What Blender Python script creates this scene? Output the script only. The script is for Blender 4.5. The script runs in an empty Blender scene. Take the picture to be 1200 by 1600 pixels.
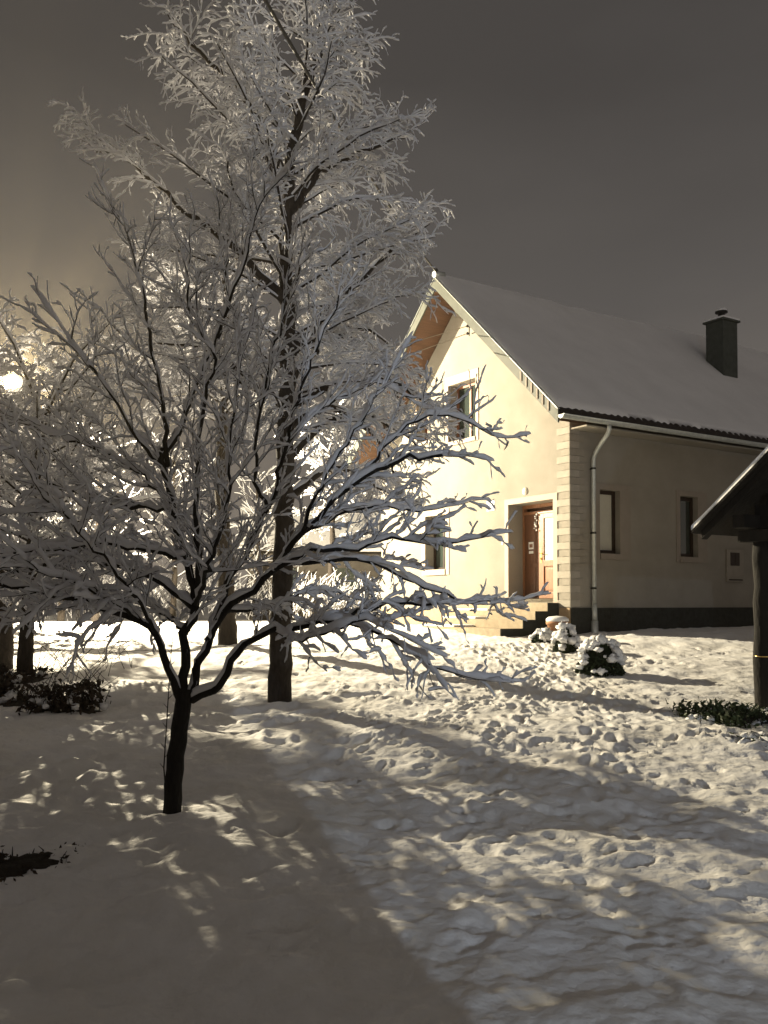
import bpy, bmesh, math, random
import numpy as np
from mathutils import Vector, Matrix

# ------------------------------------------------------------------ camera, world, light, exposure
S = bpy.context.scene
C = S.collection
F, PT, HOR = 1450.0, math.radians(1.5), 944.0
CY = HOR - F*math.tan(PT)
EYE = np.array([0.0, 0.0, 1.6])
cam_d = bpy.data.cameras.new('camera'); cam = bpy.data.objects.new('camera', cam_d); C.objects.link(cam)
cam.location = EYE; cam.rotation_euler = (math.pi/2 + PT, 0, 0)
cam_d.sensor_fit = 'VERTICAL'; cam_d.sensor_height = 24; cam_d.lens = 24*F/1600
cam_d.shift_y = (CY-800)/1600; cam_d.clip_end = 2000; cam_d.clip_start = 0.05
S.camera = cam
S.view_settings.view_transform = 'Standard'; S.view_settings.look = 'None'
S.view_settings.exposure = .12; S.view_settings.gamma = 1
S.cycles.use_denoising = True
S.cycles.max_bounces = 6; S.cycles.diffuse_bounces = 4; S.cycles.sample_clamp_indirect = 4
S.cycles.caustics_reflective = False; S.cycles.caustics_refractive = False

# night sky lit from below by the town: a cloud deck, palest near the horizon
W = bpy.data.worlds.new('World'); S.world = W; W.use_nodes = True
nt = W.node_tree; nt.nodes.clear()
def N(nt, t, **k):
    n = nt.nodes.new(t)
    for a, b in k.items(): setattr(n, a, b)
    return n
tc = N(nt, 'ShaderNodeTexCoord'); sx = N(nt, 'ShaderNodeSeparateXYZ'); rp = N(nt, 'ShaderNodeValToRGB')
nz = N(nt, 'ShaderNodeTexNoise'); nz.inputs['Scale'].default_value = 2.2; nz.inputs['Detail'].default_value = 5
mp = N(nt, 'ShaderNodeMapping'); mp.inputs['Scale'].default_value = (1, 1, 2.5)
ad = N(nt, 'ShaderNodeMath', operation='MULTIPLY_ADD'); ad.inputs[1].default_value = .26
bg = N(nt, 'ShaderNodeBackground'); out = N(nt, 'ShaderNodeOutputWorld')
nt.links.new(tc.outputs['Generated'], sx.inputs[0]); nt.links.new(tc.outputs['Generated'], mp.inputs[0])
nt.links.new(mp.outputs[0], nz.inputs['Vector'])
sb = N(nt, 'ShaderNodeMath', operation='SUBTRACT'); sb.inputs[1].default_value = .5
nt.links.new(nz.outputs['Fac'], sb.inputs[0]); nt.links.new(sb.outputs[0], ad.inputs[0]); nt.links.new(sx.outputs['Z'], ad.inputs[2])
nt.links.new(ad.outputs[0], rp.inputs[0]); nt.links.new(rp.outputs[0], bg.inputs[0]); nt.links.new(bg.outputs[0], out.inputs[0])
e = rp.color_ramp.elements
e[0].position = 0.0; e[0].color = (.215, .184, .152, 1)
e[1].position = 1.0; e[1].color = (.055, .049, .046, 1)
for p, c in ((.13, (.145, .128, .113, 1)), (.32, (.094, .086, .080, 1)), (.52, (.058, .053, .050, 1))):
    q = e.new(p); q.color = c
dt = N(nt, 'ShaderNodeVectorMath', operation='DOT_PRODUCT'); dt.inputs[1].default_value = (.52, -.80, .25)   # extra sky gain added behind the viewpoint to brighten the long wall
mx = N(nt, 'ShaderNodeMath', operation='MAXIMUM'); mx.inputs[1].default_value = 0
st = N(nt, 'ShaderNodeMath', operation='MULTIPLY_ADD'); st.inputs[1].default_value = 1.0; st.inputs[2].default_value = 1.0
nt.links.new(tc.outputs['Generated'], dt.inputs[0]); nt.links.new(dt.outputs['Value'], mx.inputs[0]); nt.links.new(mx.outputs[0], st.inputs[0]); nt.links.new(st.outputs[0], bg.inputs['Strength'])

LAMP = np.array([-10.3, 25.6, 7.8])
PORCH = np.array([3.5, -7.4, 2.5])
def point_light(name, loc, power, col, rad):
    l = bpy.data.lights.new(name, 'POINT'); l.energy = power; l.color = col; l.shadow_soft_size = rad
    o = bpy.data.objects.new(name, l); C.objects.link(o); o.location = loc; return o
street_light = point_light('street_lamp_light', LAMP + (0, 0, -.12), 38000, (1.0, .87, .61), .04)
porch_light = point_light('porch_lamp_light', PORCH + (0, .16, 0), 1200, (.70, .83, 1.0), .03)

# ------------------------------------------------------------------ helpers
rng = np.random.default_rng(7); random.seed(7)
def ray(u, v):
    x = (u-600)/F; y = (CY-v)/F
    return np.array([x, math.cos(PT)-y*math.sin(PT), math.sin(PT)+y*math.cos(PT)])
def at(u, v, d):
    r = ray(u, v); return EYE + r*(d/r[1])

def tag(o, label=None, cat=None, group=None, kind=None):
    for k, v in (('label', label), ('category', cat), ('group', group), ('kind', kind)):
        if v: o[k] = v
    return o
def empty(name, loc=(0, 0, 0), rz=0):
    o = bpy.data.objects.new(name, None); C.objects.link(o); o.location = loc; o.rotation_euler = (0, 0, rz); return o
def obj(name, me, mats, parent=None, loc=None):
    o = bpy.data.objects.new(name, me); C.objects.link(o)
    for m in (mats if isinstance(mats, (list, tuple)) else [mats]): me.materials.append(m)
    if parent: o.parent = parent
    if loc is not None: o.location = loc
    return o
class MB:
    """collects boxes, prisms and tubes into one mesh"""
    def __init__(s): s.v = []; s.f = []; s.mi = []; s.sm = []
    def add(s, v, f, mi=0, sm=False):
        n = len(s.v); s.v += [tuple(map(float, p)) for p in v]
        for q in f: s.f.append([n+i for i in q]); s.mi.append(mi); s.sm.append(sm)
    def box(s, x0, x1, y0, y1, z0, z1, mi=0):
        v = [(x, y, z) for z in (z0, z1) for y in (y0, y1) for x in (x0, x1)]
        s.add(v, [(0, 2, 3, 1), (4, 5, 7, 6), (0, 1, 5, 4), (2, 6, 7, 3), (0, 4, 6, 2), (1, 3, 7, 5)], mi)
    def prism(s, poly, axis, a, b, mi=0):
        """poly: 2-D outline, extruded along axis from a to b"""
        def P(p, t):
            return {0: (t, p[0], p[1]), 1: (p[0], t, p[1]), 2: (p[0], p[1], t)}[axis]
        n = len(poly); v = [P(p, a) for p in poly] + [P(p, b) for p in poly]
        f = [tuple(range(n)), tuple(range(2*n-1, n-1, -1))] + [(i, i+n, (i+1) % n+n, (i+1) % n) for i in range(n)]
        s.add(v, f, mi)
    def hexa(s, c, mi=0):
        s.add(c, [(0, 3, 2, 1), (4, 5, 6, 7), (0, 1, 5, 4), (1, 2, 6, 5), (2, 3, 7, 6), (3, 0, 4, 7)], mi)
    def tube(s, pts, rad, n=8, mi=0, cap=True):
        pts = np.asarray(pts, float); rad = np.broadcast_to(rad, (len(pts),)) if np.ndim(rad) == 0 else np.asarray(rad)
        T = np.gradient(pts, axis=0); T /= np.linalg.norm(T, axis=1, keepdims=True)+1e-9
        ref = np.array([.13, .17, .97]) if abs(T[0][2]) < .9 else np.array([.97, .2, .1])
        vs = []
        for p, t, r in zip(pts, T, rad):
            a = np.cross(t, ref); a /= np.linalg.norm(a); b = np.cross(t, a)
            for k in range(n):
                w = 2*math.pi*k/n; vs.append(p + r*(math.cos(w)*a + math.sin(w)*b))
        f = [(i*n+k, i*n+(k+1) % n, (i+1)*n+(k+1) % n, (i+1)*n+k) for i in range(len(pts)-1) for k in range(n)]
        s.add(vs, f, mi, True)
        if cap:
            m = len(s.v)-len(vs); s.f.append([m+k for k in range(n)][::-1]); s.mi.append(mi); s.sm.append(False)
            s.f.append([len(s.v)-n+k for k in range(n)]); s.mi.append(mi); s.sm.append(False)
    def lathe(s, prof, c=(0, 0, 0), n=20, mi=0):
        vs = [(c[0]+r*math.cos(2*math.pi*k/n), c[1]+r*math.sin(2*math.pi*k/n), c[2]+z) for r, z in prof for k in range(n)]
        f = [(i*n+k, i*n+(k+1) % n, (i+1)*n+(k+1) % n, (i+1)*n+k) for i in range(len(prof)-1) for k in range(n)]
        s.add(vs, f, mi, True)
    def build(s, name, mats, parent=None, loc=None, bevel=0):
        me = bpy.data.meshes.new(name); me.from_pydata(s.v, [], s.f)
        me.polygons.foreach_set('material_index', s.mi); me.polygons.foreach_set('use_smooth', s.sm); me.update()
        bm = bmesh.new(); bm.from_mesh(me); bmesh.ops.recalc_face_normals(bm, faces=bm.faces)
        if bevel: bmesh.ops.bevel(bm, geom=[q for q in bm.edges if q.calc_face_angle(0) > .6], offset=bevel, segments=2, affect='EDGES', profile=.6)
        bm.to_mesh(me); bm.free()
        return obj(name, me, mats, parent, loc)

# value noise
_T = rng.random((256, 256))
def vn(x, y):
    xi = np.floor(x).astype(int); yi = np.floor(y).astype(int); fx = x-xi; fy = y-yi
    fx = fx*fx*(3-2*fx); fy = fy*fy*(3-2*fy)
    g = lambda i, j: _T[(i*1) % 256, (j*1) % 256]
    return (g(xi, yi)*(1-fx)+g(xi+1, yi)*fx)*(1-fy)+(g(xi, yi+1)*(1-fx)+g(xi+1, yi+1)*fx)*fy - .5
def rot(x, y, a): return x*math.cos(a)-y*math.sin(a), x*math.sin(a)+y*math.cos(a)

# ------------------------------------------------------------------ materials
def mat(name, col, rough=.8, noise=0, scale=8, col2=None, bump=0, bscale=40, metal=0, spec=.3, emit=None, stretch=(1, 1, 1), detail=5, sub=0):
    m = bpy.data.materials.new(name); m.use_nodes = True; nt = m.node_tree
    b = nt.nodes['Principled BSDF']; b.inputs['Base Color'].default_value = (*col, 1)
    b.inputs['Roughness'].default_value = rough; b.inputs['Metallic'].default_value = metal
    b.inputs['Specular IOR Level'].default_value = spec
    tc = N(nt, 'ShaderNodeTexCoord'); mp = N(nt, 'ShaderNodeMapping'); mp.inputs['Scale'].default_value = stretch
    nt.links.new(tc.outputs['Object'], mp.inputs[0])
    if noise:
        n = N(nt, 'ShaderNodeTexNoise'); n.inputs['Scale'].default_value = scale; n.inputs['Detail'].default_value = detail
        n.inputs['Roughness'].default_value = .65
        r = N(nt, 'ShaderNodeValToRGB'); c2 = col2 or tuple(x*(1-noise) for x in col)
        r.color_ramp.elements[0].position = .35; r.color_ramp.elements[0].color = (*c2, 1)
        r.color_ramp.elements[1].position = .65; r.color_ramp.elements[1].color = (*col, 1)
        nt.links.new(mp.outputs[0], n.inputs['Vector']); nt.links.new(n.outputs['Fac'], r.inputs[0]); nt.links.new(r.outputs[0], b.inputs['Base Color'])
    if bump:
        n = N(nt, 'ShaderNodeTexNoise'); n.inputs['Scale'].default_value = bscale; n.inputs['Detail'].default_value = 6
        bu = N(nt, 'ShaderNodeBump'); bu.inputs['Strength'].default_value = bump; bu.inputs['Distance'].default_value = .02
        nt.links.new(mp.outputs[0], n.inputs['Vector']); nt.links.new(n.outputs['Fac'], bu.inputs['Height']); nt.links.new(bu.outputs[0], b.inputs['Normal'])
    if emit: b.inputs['Emission Color'].default_value = (*emit[0], 1); b.inputs['Emission Strength'].default_value = emit[1]
    if sub:
        b.inputs['Subsurface Weight'].default_value = sub; b.inputs['Subsurface Radius'].default_value = (1, 1, 1); b.inputs['Subsurface Scale'].default_value = .01
    return m
M = dict(
    snow=mat('snow', (.80, .80, .81), .75, bump=.5, bscale=30, spec=.2),
    roofsnow=mat('roof_snow', (.78, .77, .77), .8, noise=.08, scale=.8, bump=.3, bscale=12, spec=.1),
    ground=mat('ground_snow', (.80, .79, .79), .8, noise=.10, scale=1.3, col2=(.72, .70, .67), bump=.55, bscale=22, spec=.15),
    twigsnow=mat('twig_snow', (.62, .62, .65), .8, spec=.15),
    bark=mat('bark', (.045, .036, .030), .9, noise=.5, scale=30, bump=.8, bscale=60, stretch=(1, 1, .3)),
    barkdark=mat('bark_dark', (.016, .014, .013), .9, noise=.5, scale=30, bump=.8, bscale=60, stretch=(1, 1, .3)),
    stucco=mat('stucco', (.29, .267, .230), .9, noise=.16, scale=1.1, bump=.35, bscale=90, spec=.1),
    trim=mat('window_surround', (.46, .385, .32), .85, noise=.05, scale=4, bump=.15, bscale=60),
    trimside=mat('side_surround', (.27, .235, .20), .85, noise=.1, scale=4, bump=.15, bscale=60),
    quoin=mat('quoin', (.335, .306, .262), .85, noise=.12, scale=5, bump=.2, bscale=60),
    quoin2=mat('quoin_dark', (.285, .258, .218), .85, noise=.15, scale=5, bump=.2, bscale=60),
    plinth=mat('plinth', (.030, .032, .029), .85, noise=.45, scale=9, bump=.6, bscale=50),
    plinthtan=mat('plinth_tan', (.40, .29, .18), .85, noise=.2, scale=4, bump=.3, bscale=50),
    stone=mat('step_stone', (.38, .31, .22), .85, noise=.25, scale=7, bump=.4, bscale=50),
    wood=mat('soffit_wood', (.15, .082, .050), .6, noise=.5, scale=6, bump=.3, bscale=30, stretch=(.3, 6, 6)),
    door=mat('door_wood', (.33, .15, .07), .4, noise=.35, scale=8, stretch=(5, 5, .4), spec=.5),
    doorshade=mat('door_wood_shaded', (.16, .068, .034), .45, noise=.35, scale=8, stretch=(5, 5, .4), spec=.4),
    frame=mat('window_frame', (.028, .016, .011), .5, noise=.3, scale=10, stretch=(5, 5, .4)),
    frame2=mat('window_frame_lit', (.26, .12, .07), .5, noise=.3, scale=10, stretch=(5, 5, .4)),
    glass=mat('glass', (.030, .040, .036), .06, spec=.8),
    reflpane=mat('pane_reflection', (.52, .50, .42), .5, noise=.12, scale=3, spec=.6),  # pale pane colour stands for snow and sky reflected in the glass
    doorglass=mat('door_glass', (.78, .76, .62), .25, noise=.15, scale=14, spec=.6),
    metal=mat('zinc', (.50, .52, .50), .38, metal=.35, noise=.2, scale=9),
    verge=mat('verge_board', (.075, .08, .065), .6, noise=.35, scale=5, bump=.2),
    tile=mat('roof_tile', (.035, .027, .024), .8, noise=.4, scale=8),
    chim=mat('chimney_render', (.075, .082, .072), .9, noise=.3, scale=6, bump=.4, bscale=40),
    timber=mat('old_timber', (.017, .014, .011), .9, noise=.5, scale=5, bump=.7, bscale=30, stretch=(1, 1, .3)),
    black=mat('black_metal', (.02, .02, .02), .5),
    wire=mat('wire', (.05, .047, .043), .6),
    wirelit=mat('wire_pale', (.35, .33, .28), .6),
    white=mat('white_enamel', (.78, .78, .76), .4, spec=.5),
    blue=mat('blue_enamel', (.10, .16, .40), .4, spec=.5),
    brass=mat('brass', (.75, .50, .18), .3, metal=1),
    leaf=mat('bush_leaf', (.030, .045, .020), .7, noise=.5, scale=20),
    weed=mat('weed_leaf', (.055, .075, .030), .7, noise=.5, scale=20),
    brown=mat('dead_leaf', (.055, .040, .028), .9, noise=.5, scale=20),
    earth=mat('earth', (.045, .038, .030), 1, noise=.5, scale=14, bump=1, bscale=30),
    clay=mat('terracotta', (.42, .22, .12), .8, noise=.25, scale=9),
    farwall=mat('far_wall', (.10, .088, .075), .9, noise=.3, scale=2),
    lampglass=mat('lamp_glass', (.9, .85, .6), .3, emit=((1.0, .70, .24), 9)),
    porchglass=mat('porch_glass', (.9, .95, 1), .3, emit=((.8, .88, 1.0), 30)),
    globe=mat('globe_off', (.72, .66, .56), .35, spec=.5),
)

# ------------------------------------------------------------------ ground
def base_h(y): return .06*np.clip(y-4, 0, 18) - .012*np.clip(y-22, 0, 30)
holes = [(-1.46, 6.33, .15, .035), (-1.27, 11.3, .26, .05), (-.74, 6.03, .09, .09), (-1.7, 5.95, .05, .05), (-1.62, 6.15, .04, .04), (.02, 6.3, .08, .07), (-.5, 4.55, .09, .07)]
feet = []
_r = np.random.default_rng(11)
for k in range(620):   # trodden lawn
    yy = 4.2 + 13.5*_r.random()**1.1; t = _r.normal(0, 1)
    xx = .9 + .05*(yy-4)+ t*(.9+.16*yy)*.75
    if xx < -.5-.02*yy and _r.random() < .75: continue
    feet.append((xx, yy, _r.uniform(0, math.pi), _r.uniform(.045, .12), _r.uniform(.03, .06), _r.uniform(.015, .045)))
for (x0, y0, x1, y1, n_) in ((.5, 3.4, 2.9, 18.4, 52), (1.6, 3.6, 2.6, 18.2, 50), (3.6, 4.2, 1.9, 17.8, 46), (-.4, 8.5, 5.2, 16.5, 30)):
    for k in range(n_):   # walked trails, left and right foot in turn
        t = k/n_; an = math.atan2(y1-y0, x1-x0); o_ = .11*(1 if k % 2 else -1)+_r.normal(0, .02); bend = .35*math.sin(t*5+x0)
        feet.append((x0+(x1-x0)*t-math.sin(an)*(o_+bend), y0+(y1-y0)*t+math.cos(an)*(o_+bend)*.3, -an+_r.normal(0, .15), .145, .058, _r.uniform(.028, .045)))
for k in range(60):
    feet.append((_r.uniform(-3.5, 0), _r.uniform(4, 12), _r.uniform(0, 3), _r.uniform(.12, .3), _r.uniform(.07, .16), _r.uniform(.02, .045)))
def ground_h(X, Y):
    Z = base_h(Y)
    near = np.clip(1-(np.abs(Y-12)-14)/20, 0, 1)
    a, b = rot(X, Y, .5)
    Z = Z + near*.012*np.clip(-X+.5,0,1)*(np.abs(vn(a*3.3+60, b*3.3))*5-1) + near*(.085*vn(a*.75, b*.75+7) + .055*vn(a*2.1+31, b*2.1) + .026*vn(a*5.3, b*5.3+50) + .020*vn(a*11+9, b*11) + .012*vn(a*24, b*24+3))
    # broken, clodded crust where it has been walked on
    w = np.clip((X+1.2+.05*Y)/1.6, 0, 1)*np.clip((20-Y)/4, 0, 1)*np.clip((Y-2)/6, .35, 1)
    rid = 1-np.abs(vn(a*6.5+80, b*6.5)*2)
    Z = Z + w*.010*np.abs(vn(a*28+7, b*28+3)) + w*(.015*rid*(vn(a*3.1, b*3.1+90)+.5) + .020*np.abs(vn(a*9, b*9+71))*(vn(a*1.4+5, b*1.4)+.6)+.017*np.abs(vn(a*17, b*17+11)))
    for fx, fy, fa, la, lb, dp in feet:
        if X.ndim == 2:
            i0, i1 = np.searchsorted(X[0], (fx-.5, fx+.5)); j0, j1 = np.searchsorted(Y[:, 0], (fy-.5, fy+.5))
            if i1 <= i0 or j1 <= j0: continue
            sl = (slice(j0, j1), slice(i0, i1))
        else: sl = slice(None)
        p, q = rot(X[sl]-fx, Y[sl]-fy, fa)
        r2 = (p/la)**2+(q/lb)**2; dp = dp*min(1, max(.30, (fy-3)/6))
        Z[sl] += -dp*np.exp(-r2**2.4*.8) + dp*.5*np.exp(-(np.sqrt(r2)-1.45)**2*9)
    for fx, fy, r, dp in holes: Z = Z - dp*np.exp(-(((X-fx)/r)**2+((Y-fy)/(r*.6))**2)**2)
    return Z
def hz(x, y): return float(ground_h(np.array([float(x)]), np.array([float(y)]))[0])
def graded(a, stepf, end):
    v = [a]
    while v[-1] < end: v.append(v[-1]+stepf(v[-1]))
    return v
ys = graded(-14, lambda y: .6 if y < 1.6 else max(.022, .0048*y) if y < 34 else (y-30)*.1+.2, 700)
xp = graded(0, lambda x: .024 if x < 3.2 else .045 if x < 8 else .12 if x < 18 else (x-15)*.08+.1, 500)
xs = np.array([-x for x in xp[:0:-1]] + xp); ys = np.array(ys)
GX, GY = np.meshgrid(xs, ys); GZ = ground_h(GX, GY)
nx, ny = len(xs), len(ys)
def grid_mesh(name, X, Y, Z):
    ny, nx = X.shape; me = bpy.data.meshes.new(name)
    co = np.stack([X, Y, Z], -1).reshape(-1, 3).astype(np.float32)
    i = np.arange((ny-1)*(nx-1)); r, c = i//(nx-1), i % (nx-1); a = r*nx+c
    q = np.stack([a, a+1, a+1+nx, a+nx], 1).astype(np.int32)
    set_mesh(me, co, q); return me
def set_mesh(me, co, q, smooth=True):
    k = q.shape[1]
    me.vertices.add(len(co)); me.vertices.foreach_set('co', np.ascontiguousarray(co, np.float32).ravel())
    me.loops.add(q.size); me.loops.foreach_set('vertex_index', np.ascontiguousarray(q, np.int32).ravel())
    me.polygons.add(len(q)); me.polygons.foreach_set('loop_start', np.arange(0, q.size, k, dtype=np.int32))
    me.polygons.foreach_set('use_smooth', np.full(len(q), smooth)); me.update(calc_edges=True)
tag(obj('ground', grid_mesh('ground', GX, GY, GZ), M['ground']), kind='structure')

# ------------------------------------------------------------------ house
YAW = math.radians(57.3)
D2 = np.array([math.sin(YAW), math.cos(YAW), 0]); D1 = np.array([-math.cos(YAW), math.sin(YAW), 0])
HC = np.array([3.98, 19.8, .94])
house = empty('house', HC, math.atan2(D2[1], D2[0]))          # local x: along the long side (q), local y: along the gable (s)
tag(house, 'cream rendered house with snowy gable roof and brown door up the front steps', 'house')
WID, LEN, SL, ZR = 7.5, 15.0, .93, 8.78
def rz(s, off=0): return ZR-off-SL*abs(s-WID/2)
# walls as cells with openings
def gable():
    mb = MB(); hs = [(.51, 2.01, .78, 2.96), (3.21, 4.33, 4.75, 6.19), (5.22, 5.74, 4.95, 6.02), (4.45, 5.35, 1.55, 2.95)]
    dep = [.44, .30, .30, .30]
    br = sorted({0, WID, WID/2} | {h[i] for h in hs for i in (0, 1)})
    top = lambda s: rz(s, .42)
    for a, b in zip(br, br[1:]):
        cuts = sorted((h[2], h[3]) for h in hs if h[0] <= a+1e-6 and h[1] >= b-1e-6); z = -.6
        for c0, c1 in cuts + [(None, None)]:
            za, zb = (c0, c0) if c0 is not None else (top(a), top(b))
            mb.hexa([(0, a, z), (.5, a, z), (.5, b, z), (0, b, z), (0, a, za), (.5, a, za), (.5, b, zb), (0, b, zb)])
            z = c1
    return mb, hs, dep
gm, ghs, gdep = gable()
# right long wall (s = 0 plane faces -y)
rhs = [(.87, 1.50, 1.77, 3.18), (3.50, 4.13, 1.77, 3.20), (7.2, 7.9, 1.77, 3.2)]
br = sorted({.5, LEN} | {h[i] for h in rhs for i in (0, 1)})
for a, b in zip(br, br[1:]):
    cuts = [(h[2], h[3]) for h in rhs if h[0] <= a+1e-6 and h[1] >= b-1e-6]; z = -.6
    for c0, c1 in cuts + [(4.86, None)]:
        gm.box(a, b, 0, .4, z, c0); z = c1
gm.box(.5, LEN, WID-.4, WID, -.6, 4.86)
gm.hexa([(LEN, 0, -.6), (LEN+.4, 0, -.6), (LEN+.4, WID, -.6), (LEN, WID, -.6), (LEN, 0, 4.8), (LEN+.4, 0, 4.8), (LEN+.4, WID, 4.8), (LEN, WID, 4.8)])
gm.hexa([(LEN, 0, 4.8), (LEN+.4, 0, 4.8), (LEN+.4, WID, 4.8), (LEN, WID, 4.8), (LEN, WID/2-.01, rz(WID/2, .42)), (LEN+.4, WID/2-.01, rz(WID/2, .42)), (LEN+.4, WID/2+.01, rz(WID/2, .42)), (LEN, WID/2+.01, rz(WID/2, .42))])
gm.box(.5, LEN, .4, WID-.4, 4.2, 4.3)
gm.build('wall', M['stucco'], house)
# plinths
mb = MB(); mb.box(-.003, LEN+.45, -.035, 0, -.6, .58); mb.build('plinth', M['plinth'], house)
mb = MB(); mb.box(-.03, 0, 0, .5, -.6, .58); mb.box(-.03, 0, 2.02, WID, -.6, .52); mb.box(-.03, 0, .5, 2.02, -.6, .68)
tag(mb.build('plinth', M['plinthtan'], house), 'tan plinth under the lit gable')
# quoins: alternating long and short blocks round the corner
mq = MB()
z = .60; k = 0
while z < 4.55:
    h = .155
    a, b = (.38, .24) if k % 2 == 0 else (.24, .38)
    mq.box(-.022, 0, -.02, a, z, z+h-.008, k % 2 == 1); mq.box(-.022, b+.02, -.022, 0, z+.001, z+h-.009, k % 2)
    z += h; k += 1
mq.build('quoins', [M['quoin'], M['quoin2']], house)
# windows
def gwindow(s0, s1, z0, z1, dep, frame, pane, band=.13, band_top=None):
    w = empty('window', (0, 0, 0)); w.parent = house
    mb = MB(); bt = band_top or band
    mb.box(-.02, 0, s0-band, s0, z0-band, z1+bt); mb.box(-.02, 0, s1, s1+band, z0-band, z1+bt)
    mb.box(-.02, 0, s0, s1, z1, z1+bt); mb.box(-.05, 0, s0, s1, z0-band, z0)
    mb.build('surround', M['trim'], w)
    mf = MB(); x0, x1 = dep, dep+.07; t = .07; mid = (s0+s1)/2
    for a in ((s0, s0+t, z0, z1), (s1-t, s1, z0, z1), (s0+t, s1-t, z0, z0+t), (s0+t, s1-t, z1-t, z1), (mid-.035, mid+.035, z0+t, z1-t)):
        mf.box(x0, x1, *a)
    mf.build('frame', frame, w)
    mp = MB(); mp.box(x0+.03, x0+.045, s0+t, mid-.035, z0+t, z1-t); mp.box(x0+.03, x0+.045, mid+.035, s1-t, z0+t, z1-t); mp.build('pane', pane, w)
    return w
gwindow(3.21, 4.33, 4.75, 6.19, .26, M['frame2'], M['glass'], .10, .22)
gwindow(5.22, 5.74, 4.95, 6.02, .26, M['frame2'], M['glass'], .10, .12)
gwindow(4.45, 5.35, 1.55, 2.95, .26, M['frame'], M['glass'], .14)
def rwindow(q0, q1, z0, z1, pane):
    w = empty('window'); w.parent = house; mb = MB(); b = .13
    mb.box(q0-b, q0, -.02, 0, z0-b, z1+b); mb.box(q1, q1+b+.20, -.02, 0, z0-b, z1+b); mb.box(q0, q1, -.02, 0, z1, z1+b); mb.box(q0, q1, -.05, 0, z0-b, z0)
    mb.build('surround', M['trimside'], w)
    mf = MB(); t = .085; y0, y1 = .13, .20
    for a in ((q0, q0+t), (q1-t, q1)): mf.box(*a, y0, y1, z0, z1)
    mf.box(q0+t, q1-t, y0, y1, z0, z0+t); mf.box(q0+t, q1-t, y0, y1, z1-t, z1)
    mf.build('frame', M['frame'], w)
    mp = MB(); mp.box(q0+t, q1-t, y0+.03, y0+.045, z0+t, z1-t); mp.build('pane', pane, w)
rwindow(*rhs[0], M['reflpane']); rwindow(*rhs[1], M['glass']); rwindow(*rhs[2], M['glass'])
# dim room behind panes keeps the openings closed
# front door: fixed leaf on the left, colour darkened for the jamb's shadow, glazed leaf on the right
dr = empty('front_door'); dr.parent = house
mb = MB(); mb.box(-.02, 0, .38, .51, .58, 3.09); mb.box(-.02, 0, 2.01, 2.14, .70, 3.09); mb.box(-.02, 0, .51, 2.01, 2.96, 3.09)
mb.build('surround', M['trim'], dr)
mb = MB(); mb.box(.42, .52, .51, .57, .78, 2.96); mb.box(.42, .52, 1.95, 2.01, .78, 2.96); mb.box(.42, .52, .57, 1.95, 2.88, 2.96); mb.box(.42, .52, .57, 1.95, 2.74, 2.80); mb.build('frame', M['door'], dr)
mb = MB(); mb.box(.44, .50, 1.50, 1.95, .78, 2.74)
for z0, z1 in ((.92, 1.50), (1.62, 2.62)):
    mb.box(.425, .44, 1.58, 1.87, z0, z1); mb.box(.432, .439, 1.56, 1.89, z0-.02, z1+.02)
mb.build('side_leaf', M['doorshade'], dr)
mb = MB(); a, b = .57, 1.47
mb.box(.43, .49, a, a+.13, .79, 2.73); mb.box(.43, .49, b-.17, b, .79, 2.73); mb.box(.43, .49, a+.13, b-.17, .79, .92); mb.box(.43, .49, a+.13, b-.17, 1.52, 1.66); mb.box(.43, .49, a+.13, b-.17, 2.62, 2.73)
mb.box(.455, .47, a+.13, b-.17, .92, 1.52); mb.box(.435, .455, a+.19, b-.23, .98, 1.46)
leaf = mb.build('leaf', M['door'], dr, bevel=.004)
mb = MB(); mb.box(.455, .467, a+.13, b-.17, 1.66, 2.62); mb.build('pane', M['doorglass'], leaf)
mb = MB(); mb.box(.421, .43, b-.11, b-.07, 1.60, 1.95); mb.tube([(.42, b-.09, 1.82), (.385, b-.09, 1.82), (.385, b-.20, 1.82)], .011, 6); mb.lathe([(0, 0), (.02, 0), (.02, .04), (0, .04)], (.415, b-.09, 1.68), 8); mb.build('handle', M['brass'], leaf)
mb = MB(); mb.box(.56, .60, .4, 2.1, .6, 3.0); mb.build('inner_panel', M['doorshade'], dr)
mb = MB(); mb.box(.0, .44, .511, 2.009, .70, .78); mb.build('threshold', M['stone'], dr)
# front steps
for i, (q0, q1, z0, z1) in enumerate(((-1.66, -1.05, -.3, .15), (-1.05, -.70, -.3, .33), (-.70, -.35, -.3, .51), (-.35, -.035, -.3, .69))):
    pass
mb = MB(); mb.prism([(-.033, -.4), (-1.66, -.4), (-1.66, .15), (-1.05, .15), (-1.05, .33), (-.70, .33), (-.70, .51), (-.35, .51), (-.35, .69), (-.033, .69)], 1, .34, 3.2)
# prism axis 1 gives (x, y=t, z)
stp = mb.build('steps', M['stone'], house)
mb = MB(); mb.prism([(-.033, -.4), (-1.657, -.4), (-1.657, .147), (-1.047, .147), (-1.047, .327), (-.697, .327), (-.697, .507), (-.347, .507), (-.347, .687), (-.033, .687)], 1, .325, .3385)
mb.build('side_shade', M['plinth'], stp)  # thin dark sheet added to paint the shade on the unlit stair side
mb = MB()
for (q0, q1, zt) in ((-1.65, -1.06, .15), (-1.04, -.71, .33), (-.69, -.36, .51)):
    mb.box(q0, q1, 1.95, 3.18, zt+.002, zt+.05)
mb.build('step_snow', M['snow'], house, bevel=.02)
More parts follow.
